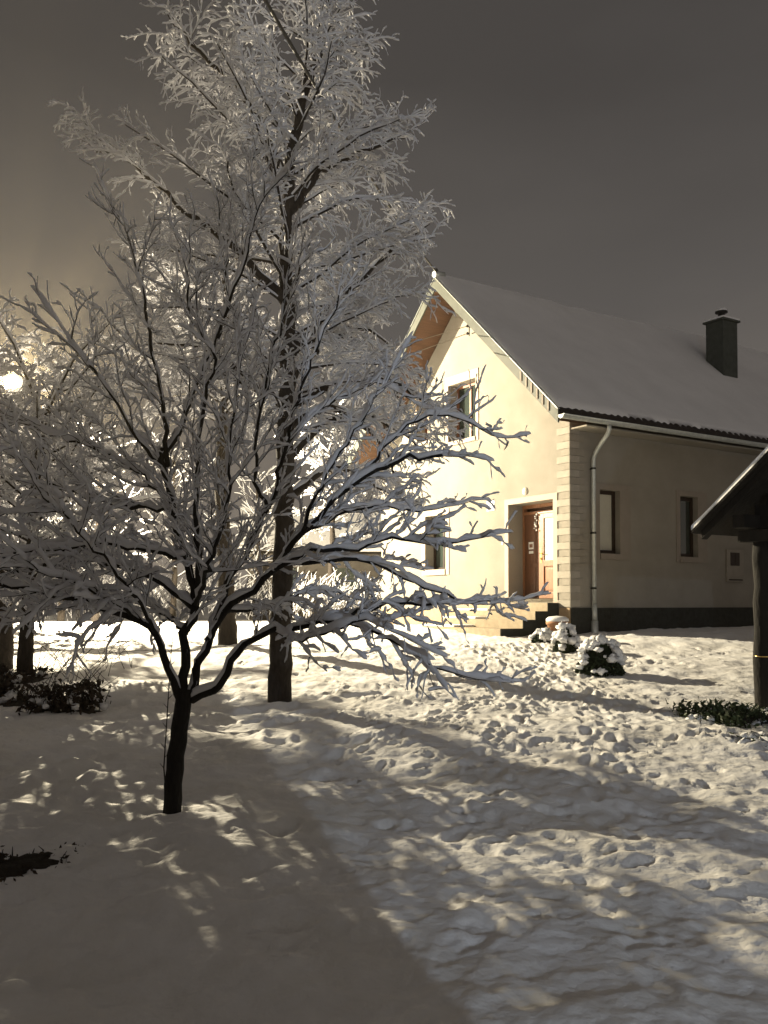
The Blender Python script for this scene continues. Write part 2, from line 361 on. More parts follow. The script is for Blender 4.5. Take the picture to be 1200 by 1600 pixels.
# number plate, round lamp, bell, door papers, ornament
pl = MB(); pl.box(-.012, 0, 2.52, 2.80, 2.88, 3.12); plo = pl.build('number_plate', M['white'], house)
pb = MB()
for z0, z1, n in ((2.905, 2.955, 5), (2.975, 3.025, 4), (3.045, 3.095, 5)):
    for k in range(n):
        a = 2.545+k*.235/n; pb.box(-.015, -.012, a, a+.235/n*.6, z0, z1)
pb.build('plate_marking', M['blue'], plo)
mb = MB(); mb.lathe([(0, .055), (.05, .05), (.085, .02), (.095, 0), (0, 0)], n=20); o = mb.build('wall_lamp', M['globe'], house); o.rotation_euler = (0, -math.pi/2, 0); o.location = (0, 1.43, 3.22)
mb = MB(); mb.box(-.02, 0, 2.19, 2.25, 2.05, 2.15); mb.build('doorbell', M['white'], house, bevel=.006)
mb = MB(); mb.box(.420, .424, 1.63, 1.80, 1.93, 2.10); mb.box(.420, .424, 1.64, 1.79, 1.83, 1.89); mb.build('notice', M['white'], dr)
pb = MB(); pb.box(.4185, .4198, 1.66, 1.77, 1.97, 2.05); pb.build('notice_marking', M['frame2'], dr)
mb = MB()
for k in range(9):
    c = Vector((.40+random.uniform(-.02, .01), 1.52+random.uniform(-.05, .06), 2.72-k*.045)); r = random.uniform(.015, .03)
    mb.lathe([(0, -r), (r*.8, -r*.5), (r, 0), (r*.8, r*.5), (0, r)], c, 6)
mb.tube([(.41, 1.52, 2.8), (.40, 1.52, 2.33)], .004, 4)
mb.build('door_ornament', M['white'], dr)
# meter box on the long side
mtb = empty('meter_box'); mtb.parent = house
mb = MB(); mb.box(5.15, 5.80, -.05, 0, 1.20, 2.00); mb.build('panel', M['quoin2'], mtb, bevel=.01)
mb = MB(); mb.box(5.28, 5.62, -.06, -.05, 1.60, 1.92); mb.box(5.46, 5.48, -.066, -.06, 1.60, 1.92); mb.build('glazing', M['frame'], mtb)
mb = MB(); mb.box(5.22, 5.72, -.07, -.05, 1.24, 1.27); mb.build('ledge', M['frame'], mtb)
# roof
q0, q1, eo = -.83, LEN+1.1, .53
sE, sF = -eo, WID+eo
def slab(mb, top, bot, a=q0, b=q1, e0=sE, e1=sF, mi=0):
    m = WID/2
    poly = [(e0, rz(e0, top)), (m, rz(m, top)), (e1, rz(e1, top)), (e1, rz(e1, bot)), (m, rz(m, bot)), (e0, rz(e0, bot))]
    # build as two convex halves
    for h in (poly[:2]+[poly[4], poly[5]], [poly[1], poly[2], poly[3], poly[4]]):
        mb.prism(h, 0, a, b, mi)
# snow cover: gently uneven sheet on each slope with rolled edges
def snow_slope(sign):
    L = 170; Wn = 60
    q = np.linspace(q0+.01, q1-.01, L); t = np.linspace(0, 1, Wn)
    smax = WID/2+eo-.03
    Q, Tt = np.meshgrid(q, t); s = WID/2+sign*Tt*smax
    z = ZR-SL*Tt*smax-.04+.055*vn(Q*.5+3, Tt*3)+.035*vn(Q*1.7, Tt*6+5)+.012*vn(Q*6, Tt*26+5)
    edge = np.minimum(np.minimum((Q-q0)/.10, (q1-Q)/.10), (1-Tt)*smax/.12); edge = np.clip(edge, 0, 1)
    z -= .085*(1-np.sqrt(1-(1-edge)**2))
    low = np.full_like(z, 0); zl = ZR-SL*Tt*smax-.125
    # wavy lower lip along the eave
    s = s+sign*np.where(Tt > .985, .03*vn(Q*5, Q*0+2), 0)
    me = bpy.data.meshes.new('snow'); top = np.stack([Q, s, z], -1).reshape(-1, 3); bot = np.stack([Q, s, zl], -1).reshape(-1, 3)
    n = len(top); i = np.arange((Wn-1)*(L-1)); r, c = i//(L-1), i % (L-1); a = r*L+c
    f1 = np.stack([a, a+1, a+1+L, a+L], 1); fs = [f1, f1[:, ::-1]+n]
    def side(ix): 
        ix = np.array(ix); return np.stack([ix[:-1], ix[1:], ix[1:]+n, ix[:-1]+n], 1)
    fs += [side(np.arange(L)+(Wn-1)*L), side(np.arange(Wn)*L), side(np.arange(Wn)*L+L-1)]
    f = np.concatenate(fs);
    set_mesh(me, np.concatenate([top, bot]), f)
    return me
roof = empty('roof'); roof.parent = house
for sg in (-1, 1): obj('roof_snow', snow_slope(sg), M['roofsnow'], roof)
# tiles: wave profile under the snow, showing as a scalloped dark edge
def tiles(sign):
    n = int((q1-q0-.06)/.2)*8; q = np.linspace(q0+.03, q1-.03, n); m = WID/2
    wave = .028*np.abs(np.sin((q-q0)*math.pi/.21))
    rows = []
    for t, dz in ((0, .13), (1, .13), (1, .20), (0, .20)):
        s = m+sign*t*(WID/2+eo+.03); z = ZR-SL*t*(WID/2+eo+.03)-dz+(wave if dz < .15 else 0*wave)
        rows.append(np.stack([q, np.full_like(q, s), z*np.ones_like(q)], -1))
    co = np.concatenate(rows); f = []
    for a, b in ((0, 1), (1, 2), (2, 3)):
        i = np.arange(n-1); f.append(np.stack([a*n+i, a*n+i+1, b*n+i+1, b*n+i], 1))
    me = bpy.data.meshes.new('tile'); set_mesh(me, co, np.concatenate(f), False); return me
for sg in (-1, 1): obj('tiles', tiles(sg), M['tile'], roof)
mb = MB(); slab(mb, .205, .24, q0+.03, q1-.03); mb.build('sheathing', M['wood'], roof)
# soffit boards at both gables' overhang and along the eaves
mb = MB(); slab(mb, .36, .40, q0+.03, -.005, sE+.03, sF-.03)
mb.build('soffit', M['wood'], roof)
mb = MB(); mb.box(0, q1, sE+.03, -.005, rz(sE, .40)-.0, rz(sE, .37)); mb.build('eave_board', M['stucco'], roof)
mb = MB(); mb.box(0, q1, WID+.005, sF-.03, rz(sF, .40), rz(sF, .37)); mb.build('eave_board', M['stucco'], roof)
mb = MB(); slab(mb, .135, .42, q0-.012, q0+.028, sE, sF); mb.build('verge_board', M['verge'], roof)
mb = MB(); slab(mb, .118, .133, q0-.035, q0+.10, sE-.01, sF+.01); mb.build('verge_flashing', M['metal'], roof)
# battens on the lower verge
mb = MB()
for k in range(6):
    s = sE+.25+k*.17; mb.box(q0-.03, q0-.012, s, s+.05, rz(s, .37), rz(s, .15))
mb.build('verge_clip', M['trimside'], roof)
for s in (WID/2, .75, WID-.75):
    m2 = MB(); z = rz(s, .42); m2.box(q0+.32, -.002, s-.08, s+.08, z-.16, z-.03); m2.build('purlin', M['frame'], roof)
mb = MB(); mb.tube([(q0-.04, WID/2, ZR-.06), (q0+.25, WID/2, ZR-.03)], .085, 10); mb.build('ridge_cap', M['metal'], roof)
# gutter
def gutter(ysign, s):
    mb = MB(); n = 9; zc = rz(sE, .27); prof = [(-.075*math.cos(math.pi*i/(n-1)), -.075*math.sin(math.pi*i/(n-1))) for i in range(n)]
    po = prof + [(x*.9, z*.9) for x, z in prof[::-1]]
    for (a, b, c, d) in [(po[i], po[i+1], po[-2-i], po[-1-i]) for i in range(n-1)]:
        mb.prism([(s+a[0], zc+a[1]), (s+b[0], zc+b[1]), (s+c[0], zc+c[1]), (s+d[0], zc+d[1])], 0, q0, q1)
    mb.prism([(s+x, zc+z) for x, z in prof], 0, q0-.012, q0)
    mb.tube([(q0, s-.078*ysign, zc+.004), (q1, s-.078*ysign, zc+.004)], .012, 6)
    mb.build('gutter', M['metal'], house)
gutter(1, sE-.085); gutter(-1, sF+.085)
zg = rz(sE, .27)
ds = empty('downspout'); ds.parent = house
mb = MB(); sp = sE-.085
pts = [(.55, sp, zg-.06), (.55, sp, zg-.16), (.55, sp+.05, zg-.26), (.57, -.34, zg-.44), (.60, -.16, zg-.60), (.61, -.10, zg-.70), (.61, -.09, zg-.85), (.61, -.09, .62)]
mb.tube(pts, .048, 12); mb.build('pipe', M['metal'], ds)
mb = MB(); mb.tube([(.61, -.09, .66), (.61, -.10, .30)], [.055, .062], 12); mb.tube([(.61, -.10, .30), (.61, -.10, -.2)], [.075, .080], 12); mb.build('boot', M['metal'], ds)
for z in (3.6, 2.2, 1.0):
    mb = MB(); mb.lathe([(.05, -.02), (.056, -.02), (.056, .02), (.05, .02)], (.61, -.09, z), 12); mb.box(.59, .63, -.05, 0, z-.015, z+.015); mb.build('bracket', M['black'], ds)
# chimney on the right slope
def chimney():
    ch = empty('chimney'); ch.parent = roof
    return ch
ch = chimney()
cq, csn = 7.95, 2.17
mb = MB(); mb.box(cq-.31, cq+.31, csn-.29, csn+.29, 6.4, 8.55); mb.build('stack', M['chim'], ch, bevel=.01)
mb = MB(); mb.box(cq-.37, cq+.37, csn-.35, csn+.35, 8.552, 8.60); mb.build('slab', M['chim'], ch)
mb = MB(); mb.box(cq-.36, cq+.36, csn-.34, csn+.34, 8.602, 8.66); mb.build('cap_snow', M['snow'], ch, bevel=.025)
mb = MB(); mb.lathe([(.09, 0), (.09, .18), (.17, .19), (.17, .23), (0, .25)], (cq, csn, 8.662), 14); mb.build('flue_cowl', M['black'], ch)
mb = MB(); mb.lathe([(.17, .232), (.15, .29), (.08, .33), (0, .34)], (cq, csn, 8.662), 14); mb.build('cowl_snow', M['snow'], ch)
# wire bracket under the right verge
brk = empty('wire_bracket'); brk.parent = house
mb = MB(); mb.tube([(-.0, 3.22, 7.42), (-.20, 3.22, 7.40)], .018, 6); mb.build('arm', M['black'], brk)
mb = MB(); mb.tube([(-.20, 3.22, 7.55), (-.20, 3.22, 7.18)], .015, 6); mb.build('upright', M['black'], brk)
mb = MB(); mb.tube([(-.0, 2.98, 7.3), (-.22, 3.1, 7.2)], .012, 6); mb.build('stay', M['black'], brk)
for z in (7.24, 7.42):
    mb = MB(); mb.lathe([(0, -.03), (.025, -.03), (.035, 0), (.02, .03), (0, .03)], (-.24, 3.24, z), 8); mb.build('insulator', M['black'], brk)

def loc2w(q, s, z): return HC + q*D2 + s*D1 + np.array([0, 0, z])

# ------------------------------------------------------------------ trees
def tubes(branches, sides, snow=False, amt=1.0, seed=1, base_only=None):
    """batched swept tubes. branches: list of (pts(n,3), rad(n), snow(n))"""
    R = np.random.default_rng(seed); groups = {}
    for b in branches: groups.setdefault(len(b[0]), []).append(b)
    COs, Qs, off = [], [], 0
    for n, bs in groups.items():
        P = np.stack([b[0] for b in bs]); r = np.stack([b[1] for b in bs])
        if snow:
            sn = np.stack([b[2] for b in bs])
            e_ = P[:, -1]-P[:, -2]; e_ /= np.linalg.norm(e_, axis=1, keepdims=True)+1e-9; k_ = sn[:, -1:]*.55
            P = np.concatenate([P, (P[:, -1]+e_*k_)[:, None], (P[:, -1]+e_*k_*1.7)[:, None]], 1); r = np.concatenate([r, r[:, -1:], r[:, -1:]], 1); sn = np.concatenate([sn, sn[:, -1:], sn[:, -1:]], 1); n += 2
        T = np.gradient(P, axis=1); T /= np.linalg.norm(T, axis=2, keepdims=True)+1e-9
        up = np.array([0., 0, 1]); sd = np.cross(T, up); l = np.linalg.norm(sd, axis=2, keepdims=True)
        rnd = np.cross(T, np.array([.8, .6, 0.])); steep = l.min(axis=1, keepdims=True) < .28; sd = np.where(steep, rnd, sd); sd /= np.linalg.norm(sd, axis=2, keepdims=True)+1e-9
        nn = np.cross(sd, T); upp = up-T*T[..., 2:3]; upp /= np.linalg.norm(upp, axis=2, keepdims=True)+1e-6
        h = np.clip(1-T[..., 2]**2, 0, 1)**.5
        if snow:
            lump = .40+.95*R.random(r.shape)**.9+.35*R.random((r.shape[0], 1)); lump = np.where(R.random(r.shape) < .11, .16, lump)
            rs = sn*(.30+.70*h)*lump*amt
            rs[:, -3] = sn[:, -3]*(.30+.70*h[:, -3])*amt*(.5+.6*R.random(len(rs))); rs[:, -2] = rs[:, -3]*.62; rs[:, -1] = rs[:, -3]*.1; rs[:, 0] *= .8
            a = rs*.80+r*.5; b = rs*1.0+r*.2
            cen = P+upp*(r*.7+rs*.80)[..., None]*(h[..., None])+np.array([-.55, .1, .25])*(rs*(1-h))[..., None]*.8
        else: a = b = r; cen = P
        w = 2*np.pi*np.arange(sides)/sides
        if snow: jit = 1+.22*R.normal(0, 1, (*r.shape, sides)).clip(-1.6, 1.6)[..., None]
        else: jit = 1.0
        V = cen[:, :, None, :]+jit*a[..., None, None]*np.cos(w)[None, None, :, None]*sd[:, :, None, :]+jit*b[..., None, None]*np.sin(w)[None, None, :, None]*nn[:, :, None, :]
        m = len(bs); COs.append(V.reshape(-1, 3))
        bi = np.arange(m)[:, None, None]; i = np.arange(n-1)[None, :, None]; k = np.arange(sides)[None, None, :]; k2 = (k+1) % sides
        b0 = off+(bi*n+i)*sides; q = np.stack([b0+k, b0+k2, b0+sides+k2, b0+sides+k], -1).reshape(-1, 4)
        Qs.append(q); off += m*n*sides
    me = bpy.data.meshes.new('tubes'); set_mesh(me, np.concatenate(COs), np.concatenate(Qs)); return me

def resample(pts, step):
    pts = np.asarray(pts, float)
    if len(pts) > 2:   # Catmull-Rom
        o = []
        E = np.vstack([2*pts[0]-pts[1], pts, 2*pts[-1]-pts[-2]])
        for i in range(len(pts)-1):
            p0, p1, p2, p3 = E[i:i+4]; k = max(1, int(np.linalg.norm(p2-p1)/step))
            for t in np.arange(k)/k: o.append(.5*((2*p1)+(-p0+p2)*t+(2*p0-5*p1+4*p2-p3)*t*t+(-p0+3*p1-3*p2+p3)*t**3))
        o.append(pts[-1]); return np.array(o)
    return pts
def clear_lamp(bs, rad=.12):
    d = LAMP+np.array([0, 0, -.05])-EYE; Ld = np.linalg.norm(d); d = d/Ld; o = []
    for b in bs:
        v = b[0]-EYE; t = v@d; dist = np.linalg.norm(v-t[:, None]*d, axis=1)
        if not ((dist < rad*.35+.006*t) & (t < Ld-.4)).any(): o.append(b)
    return o
class Tree:
    def __init__(s, seed): s.R = np.random.default_rng(seed); s.main = []; s.mid = []; s.fine = []; s.count = 0
    def limb(s, pts, r0, r1, snow=.02, step=.10, wig=.012):
        p = resample(pts, step); n = len(p); p = p+np.vstack([np.zeros(3), s.R.normal(0, wig, (n-1, 3))])
        t = np.linspace(0, 1, n); r = r0+(r1-r0)*t**.9
        sn = np.full(n, snow); s.main.append((p, r, sn)); return p, r
    def grow(s, p0, d, L, r0, lvl, snow, n=6, trop=(0, 0, .1), wig=.12):
        R = s.R; d = d/np.linalg.norm(d); pts = [np.array(p0)]; seg = L/(n-1)
        for i in range(n-1):
            d = d+np.array(trop)*(1/(n-1))*1.0+R.normal(0, wig, 3); d /= np.linalg.norm(d); pts.append(pts[-1]+d*seg)
        p = np.array(pts); r = np.linspace(r0, max(.0012, r0*.3), n); sn = np.full(n, snow)
        (s.mid if lvl == 1 else s.fine).append((p, r, sn)); return p
    def twigs(s, p, spacing, L, r, lvl, snow, out, spread=1.0, n=5, trop=(0, 0, .1), t0=.1, wig=.12, upb=.2, taper=.45):
        """side shoots along polyline p"""
        R = s.R; seg = np.linalg.norm(np.diff(p, axis=0), axis=1); cum = np.r_[0, np.cumsum(seg)]; tot = cum[-1]; res = []
        x = tot*t0+R.random()*spacing
        while x < tot:
            i = min(np.searchsorted(cum, x)-1, len(p)-2); i = max(i, 0); f = (x-cum[i])/(seg[i]+1e-9); q = p[i]+(p[i+1]-p[i])*f
            T = (p[i+1]-p[i])/(seg[i]+1e-9)
            sd = np.cross(T, R.normal(0, 1, 3)); sd /= np.linalg.norm(sd)+1e-9
            d = T*R.uniform(.45, 1.0)+sd*spread*R.uniform(.5, 1.1)+np.array([0, 0, upb])+out*R.uniform(0, .5)
            l = L*R.uniform(.55, 1.25)*(1-taper*x/tot)
            res.append(s.grow(q, d, l, r*R.uniform(.8, 1.2), lvl, snow, n, trop, wig)); x += spacing*R.uniform(.6, 1.5)
        return res
    def build(s, name, loc, label, cat, bark, snowmat, group=None, main_sides=10, fine_bark=True, mainsnow=None, trunk_n=1):
        s.mid = clear_lamp(s.mid); s.fine = clear_lamp(s.fine)
        root = empty(name, loc); tag(root, label, cat, group); L = np.array(loc)
        sh = lambda bs: [(b[0]-L, b[1], b[2]) for b in bs]
        obj('trunk', tubes(sh(s.main[:trunk_n]), 14), bark, root)
        if s.main[trunk_n:]: obj('limbs', tubes(sh(s.main[trunk_n:]), 9), bark, root)
        crown = sh(s.mid)+(sh(s.fine) if fine_bark else [])
        cr = obj('crown', tubes(crown, 4), bark, root)
        sm = [b for b in sh(s.main[trunk_n:])]
        allb = sm+sh(s.mid)
        if allb: obj('snow_on_branches', tubes(allb, 6, True, seed=3), snowmat, root)
        obj('snow_on_twigs', tubes(sh(s.fine), 4, True, seed=5), snowmat, root)
        return root

# --- the small fruit tree in front
T = Tree(21); D0 = 6.34; R = T.R
P = lambda l: [at(u, v, D0+d) for u, v, d in l]
tr, _ = T.limb([*P([(267, 1292, 0), (271, 1225, 0), (278, 1160, 0), (286, 1100, 0), (289, 1075, .0)])], .064, .056, 0, .08, .003)
limbs = [
 ([(284, 1098, 0), (262, 1045, -.05), (246, 992, -.1), (215, 968, -.15), (150, 945, -.25), (90, 930, -.3), (20, 918, -.35), (-60, 905, -.4)], .030, .012),
 ([(287, 1095, 0), (289, 1040, .02), (292, 990, .05), (306, 950, .1), (304, 920, .12), (290, 865, .15), (272, 800, .15), (257, 740, .15), (254, 700, .15)], .036, .022),
 ([(254, 712, .15), (270, 690, .2), (290, 647, .25), (313, 587, .3), (337, 535, .35), (352, 480, .4), (356, 420, .42), (345, 350, .45)], .020, .006),
 ([(337, 535, .35), (362, 470, .2), (385, 410, .1), (400, 340, 0), (425, 290, -.1)], .013, .004),
 ([(262, 730, .15), (256, 650, .1), (243, 560, .05), (225, 470, 0), (205, 395, -.05), (187, 330, -.1)], .018, .006),
 ([(250, 725, .15), (215, 690, 0), (172, 615, -.15), (142, 575, -.25), (118, 545, -.3), (100, 525, -.35)], .015, .005),
 ([(305, 925, .12), (310, 860, -.1), (304, 790, -.2), (308, 720, -.3), (318, 640, -.35), (332, 565, -.4), (300, 480, -.45), (290, 400, -.5)], .020, .006),
 ([(300, 948, .1), (240, 905, .2), (165, 880, .35), (100, 880, .45), (20, 890, .5), (-70, 870, .6)], .024, .009),
 ([(290, 870, .15), (230, 862, .0), (160, 850, -.2), (80, 858, -.35), (0, 868, -.5)], .018, .007),
 ([(272, 800, .15), (205, 790, .3), (140, 780, .5), (60, 740, .7), (0, 700, .8)], .016, .006),
 ([(270, 795, .15), (225, 745, .3), (150, 700, .5), (80, 680, .6), (20, 640, .8)], .015, .005),
 ([(293, 1092, 0), (308, 1050, .1), (325, 1000, .15), (350, 955, .2), (392, 922, .2), (428, 888, .2), (472, 832, .15), (522, 785, .1), (570, 742, .05), (622, 720, 0), (690, 712, -.05)], .032, .012),
 ([(325, 1003, .15), (338, 960, .35), (362, 900, .45), (392, 850, .5), (418, 795, .5), (432, 755, .5), (447, 690, .5), (470, 610, .5), (500, 530, .5), (530, 465, .5)], .026, .006),
 ([(418, 795, .5), (400, 765, .3), (398, 730, .2), (405, 660, .1), (420, 580, .0), (440, 500, -.1), (450, 430, -.1)], .015, .005),
 ([(300, 1094, 0), (345, 1072, -.12), (362, 1035, -.2), (382, 1008, -.25), (430, 985, -.3), (500, 972, -.35), (560, 955, -.4), (620, 940, -.5), (680, 945, -.6)], .028, .010),
 ([(428, 890, .2), (490, 862, .0), (560, 856, -.1), (610, 842, -.2), (660, 846, -.3), (715, 852, -.4)], .018, .006),
 ([(440, 880, .2), (500, 880, .4), (560, 872, .5), (620, 895, .55), (680, 925, .6), (730, 937, .6), (800, 938, .65)], .020, .006),
 ([(470, 835, .2), (540, 800, .4), (600, 790, .6), (650, 800, .8), (700, 790, .9)], .015, .005),
 ([(570, 742, .05), (610, 690, .1), (650, 655, .2), (700, 650, .3), (735, 662, .35), (765, 680, .4)], .013, .004),
 ([(472, 832, .15), (500, 760, -.1), (545, 690, -.2), (575, 640, -.3), (610, 590, -.35)], .014, .004),
 ([(447, 690, .5), (500, 640, .6), (560, 610, .7), (600, 600, .8), (650, 630, .9)], .011, .004),
 ([(500, 972, -.35), (560, 975, -.5), (610, 1000, -.6), (660, 1030, -.7), (722, 1058, -.75)], .014, .004),
 ([(430, 985, -.3), (470, 1000, -.4), (520, 985, -.6), (570, 970, -.8), (610, 985, -.9)], .012, .004),
 ([(345, 960, .2), (385, 955, .5), (440, 940, .8), (500, 925, 1.0), (570, 940, 1.2)], .015, .005),
 ([(292, 990, .05), (250, 955, .5), (200, 930, .9), (130, 925, 1.2)], .014, .005),
 ([(306, 945, .1), (330, 880, -.5), (350, 810, -.8), (360, 720, -1.0), (365, 620, -1.1), (380, 540, -1.1)], .017, .005),
 ([(304, 920, .12), (335, 850, .8), (350, 770, 1.1), (370, 660, 1.2), (400, 560, 1.3)], .017, .005),
 ([(246, 992, -.1), (205, 925, -.6), (150, 860, -.9), (90, 800, -1.1), (40, 730, -1.2)], .014, .005),
 ([(215, 968, -.15), (165, 935, -.5), (100, 905, -.9), (30, 880, -1.1), (-30, 850, -1.2)], .013, .005),
]
LM = []
for l, a, b in limbs: LM.append(T.limb(P(l), a, b, .019, .075, .010)[0])
cen = at(330, 900, D0)
for i, p in enumerate(LM):
    L = np.linalg.norm(np.diff(p, axis=0), axis=1).sum()
    o = p[-1]-cen; o[2] *= .4; o /= np.linalg.norm(o)+1e-9
    high = (p[:, 2].mean()-1.6); up = .60 if p[-1][2] > 2.7 else (.38 if p[-1][2] > 1.95 else .10)
    t0 = .30 if i in (0, 1, 11, 14) else .12
    droop = .5 if up > .5 else (.18 if up > .3 else -.06)
    rt = p[-1][0] > at(560, 900, D0)[0]
    l1 = T.twigs(p, .13 if rt else .090, .44 if rt else .62, .0046, 1, .016 if up < .5 else .0105, o, 1.0, 11, (0, 0, droop), t0, .13, up*.8, .35)
    # the tip carries on as a shoot
    l1.append(T.grow(p[-1], p[-1]-p[-2], .35, .005, 1, .016, 6, (0, 0, droop*.6), .1))
    for q in l1:
        d = q[-1]-q[0]; d /= np.linalg.norm(d)
        l2 = T.twigs(q, .078, .21, .0024, 2, .0115 if up < .5 else .0078, d*.25, 1.05, 6, (0, 0, droop*.5), .12, .17, up*.4, .4)
        for w in l2[::2]: T.twigs(w, .09, .10, .0016, 2, .0085, d*.2, 1.0, 4, (0, 0, droop*.4), .2, .15, up*.3)
T.build('fruit_tree', at(267, 1285, D0), 'small fruit tree with dark forked trunk and snow laden twigs, nearest of the trees', 'tree', M['barkdark'], M['twigsnow'])

# --- taller garden trees behind it
def tall_tree(seed, d, trunk, r0, arch, n1, snow, label, name='garden_tree', extra=(), l1len=2.0, grp='snowy trees between house and street lamp', dens=1.0, lo=.22, top_up=.5, bark=None):
    T = Tree(seed); R = T.R; pts = [at(u, v, d) for u, v in trunk]
    p, r = T.limb(pts, r0, r0*.28, 0, .15, .012)
    for e in extra: 
        LMp, _ = T.limb([at(u, v, d+dd) for u, v, dd in e], r0*.42, .010, snow*1.4, .15, .02); arch_from(T, LMp, .15, snow, dens, 1.0)
    n = len(p); zz = p[:, 2]; cum = np.r_[0, np.cumsum(np.linalg.norm(np.diff(p, axis=0), axis=1))]; tot = cum[-1]
    for k in range(n1):
        t = lo+(1-lo)*(k+R.random())/n1; x = t*tot; i = min(max(np.searchsorted(cum, x)-1, 0), n-2); q = p[i]+(p[i+1]-p[i])*((x-cum[i])/(cum[i+1]-cum[i]))
        az = k*2.39996+R.normal(0, .3); u = (t-lo)/(1-lo)
        L = l1len*arch(u)*R.uniform(.75, 1.15)
        dr = np.array([math.cos(az), math.sin(az), R.uniform(.25, .6)+top_up*u])
        l1 = T.grow(q, dr, L, .011+.010*L/2, 1, snow*1.3, 10, (0, 0, -.55+.5*u), .07)
        arch_l2(T, l1, snow, dens)
    return T.build(name, pts[0], label, 'tree', bark or M['bark'], M['twigsnow'], grp, fine_bark=False)
def arch_l2(T, l1, snow, dens):
    d = l1[-1]-l1[0]; d = d/np.linalg.norm(d)
    for q in T.twigs(l1, .115/dens, .60, .0045, 2, snow, d*.6, .85, 6, (0, 0, -.55), .15, .15, .14, .45)+[l1]:
        T.twigs(q, .066/dens if q is not l1 else .09, .19, .0022, 2, snow*.95, d*.4, .95, 5, (0, 0, -.35), .12, .16, .02, .3)
def arch_from(T, p, sp, snow, dens, L):
    o = p[-1]-p[0]; o = o/np.linalg.norm(o)
    for l1 in T.twigs(p, sp*1.3, L*.9, .008, 1, snow*1.2, o*.3, .9, 7, (0, 0, -.1), .2, .08, .15, .45): arch_l2(T, l1, snow, dens*.9)
tall_tree(31, 11.33, [(437, 1100), (439, 1020), (441, 950), (444, 820), (447, 650), (451, 500), (446, 400), (452, 300), (460, 215), (478, 140), (500, 70), (520, -20)], .150,
    lambda u: (.75+.55*math.sin(math.pi*min(1, u*1.15)))*(1-.62*u**2.2), 60, .0125, 'tall snow covered tree with straight trunk, just behind and right of the small forked tree',
    extra=[[(452, 300, 0), (425, 240, -.2), (395, 170, -.3), (350, 110, -.4), (300, 70, -.5), (262, 20, -.5)], [(452, 330, 0), (500, 270, .2), (560, 240, .4), (630, 215, .5)], [(447, 560, 0), (520, 480, .2), (600, 400, .4), (665, 350, .5)], [(449, 480, 0), (380, 400, -.2), (290, 330, -.3), (200, 250, -.3), (150, 235, -.3)],
           [(447, 640, 0), (520, 600, .3), (600, 590, .5), (680, 640, .6)], [(445, 720, 0), (510, 660, .5), (580, 650, .9), (660, 700, 1.1)], [(447, 600, 0), (500, 540, .6), (560, 510, 1.0), (610, 540, 1.3)], [(444, 780, 0), (500, 740, .5), (560, 740, .9), (620, 780, 1.1)], [(447, 560, 0), (520, 520, .8), (580, 560, 1.3), (630, 630, 1.5)], [(446, 670, 0), (520, 640, .6), (590, 690, 1.0), (630, 770, 1.2)], [(447, 640, 0), (380, 580, .3), (300, 540, .6), (220, 540, .8)]],
    l1len=1.75, lo=.36, dens=1.22)
tall_tree(32, 17.45, [(355, 1016), (354, 940), (350, 850), (346, 750), (350, 620), (355, 500), (350, 420)], .19,
    lambda u: .9+.4*math.sin(math.pi*u), 22, .020, 'dark trunked snowy tree, standing farther back between the two nearer trunks', l1len=2.0, lo=.55, dens=.7)
tall_tree(33, 13.2, [(38, 1066), (42, 980), (47, 880), (52, 800), (60, 720), (70, 660), (85, 610)], .12,
    lambda u: .8+.4*math.sin(math.pi*u), 44, .019, 'snowy tree at the left edge with the dark brush at its foot', l1len=2.0, lo=.26, dens=.9)
tall_tree(34, 14.2, [(6, 1052), (8, 960), (4, 890), (-10, 820), (-20, 740), (-40, 680)], .14,
    lambda u: .8+.4*math.sin(math.pi*u), 30, .020, 'thick trunked snowy tree cut by the left edge of the picture', l1len=1.8, lo=.30, dens=.85)
tall_tree(35, 21.0, [(-45, 985), (-43, 900), (-45, 800), (-47, 720), (-49, 650), (-52, 590)], .15,
    lambda u: .9+.3*math.sin(math.pi*u), 44, .026, 'snowy tree nearest the street lamp, mostly outside the left edge', l1len=2.2, lo=.26, dens=.7)
tall_tree(36, 29.5, [(515, 945), (518, 890), (520, 820), (518, 760), (515, 690)], .13,
    lambda u: .9+.3*math.sin(math.pi*u), 26, .026, 'low snowy tree beside the lit gable wall, left of the house', l1len=1.8, lo=.40, dens=.5)

# ------------------------------------------------------------------ street lamp and wires
lp = empty('street_lamp', (LAMP[0]-1.1, LAMP[1]+.15, hz(LAMP[0]-1.1, LAMP[1]+.15)-.1)); tag(lp, 'street lamp burning yellow at the left edge above the trees', 'street lamp')
h = LAMP[2]-lp.location.z
mb = MB(); mb.tube([(0, 0, 0), (0, 0, 3), (0, 0, h-.5)], [.11, .09, .07], 12); mb.build('pole', M['metal'], lp)
mb = MB(); mb.tube([(0, 0, h-.55), (.1, -.02, h-.15), (.4, -.06, h+.06), (.85, -.12, h+.10)], .03, 8); mb.build('arm', M['metal'], lp)
mb = MB(); mb.lathe([(0, .20), (.10, .19), (.20, .10), (.21, .05), (.0, .05)], (1.1, -.15, h), 16); mb.build('lamp_shade', M['metal'], lp)
mb = MB(); mb.lathe([(.07, .045), (.075, .01), (.05, -.03), (0, -.045)], (1.1, -.15, h), 16); mb.build('bulb', M['lampglass'], lp)
street_light.parent = lp; street_light.location = (1.1, -.15, h-.12)

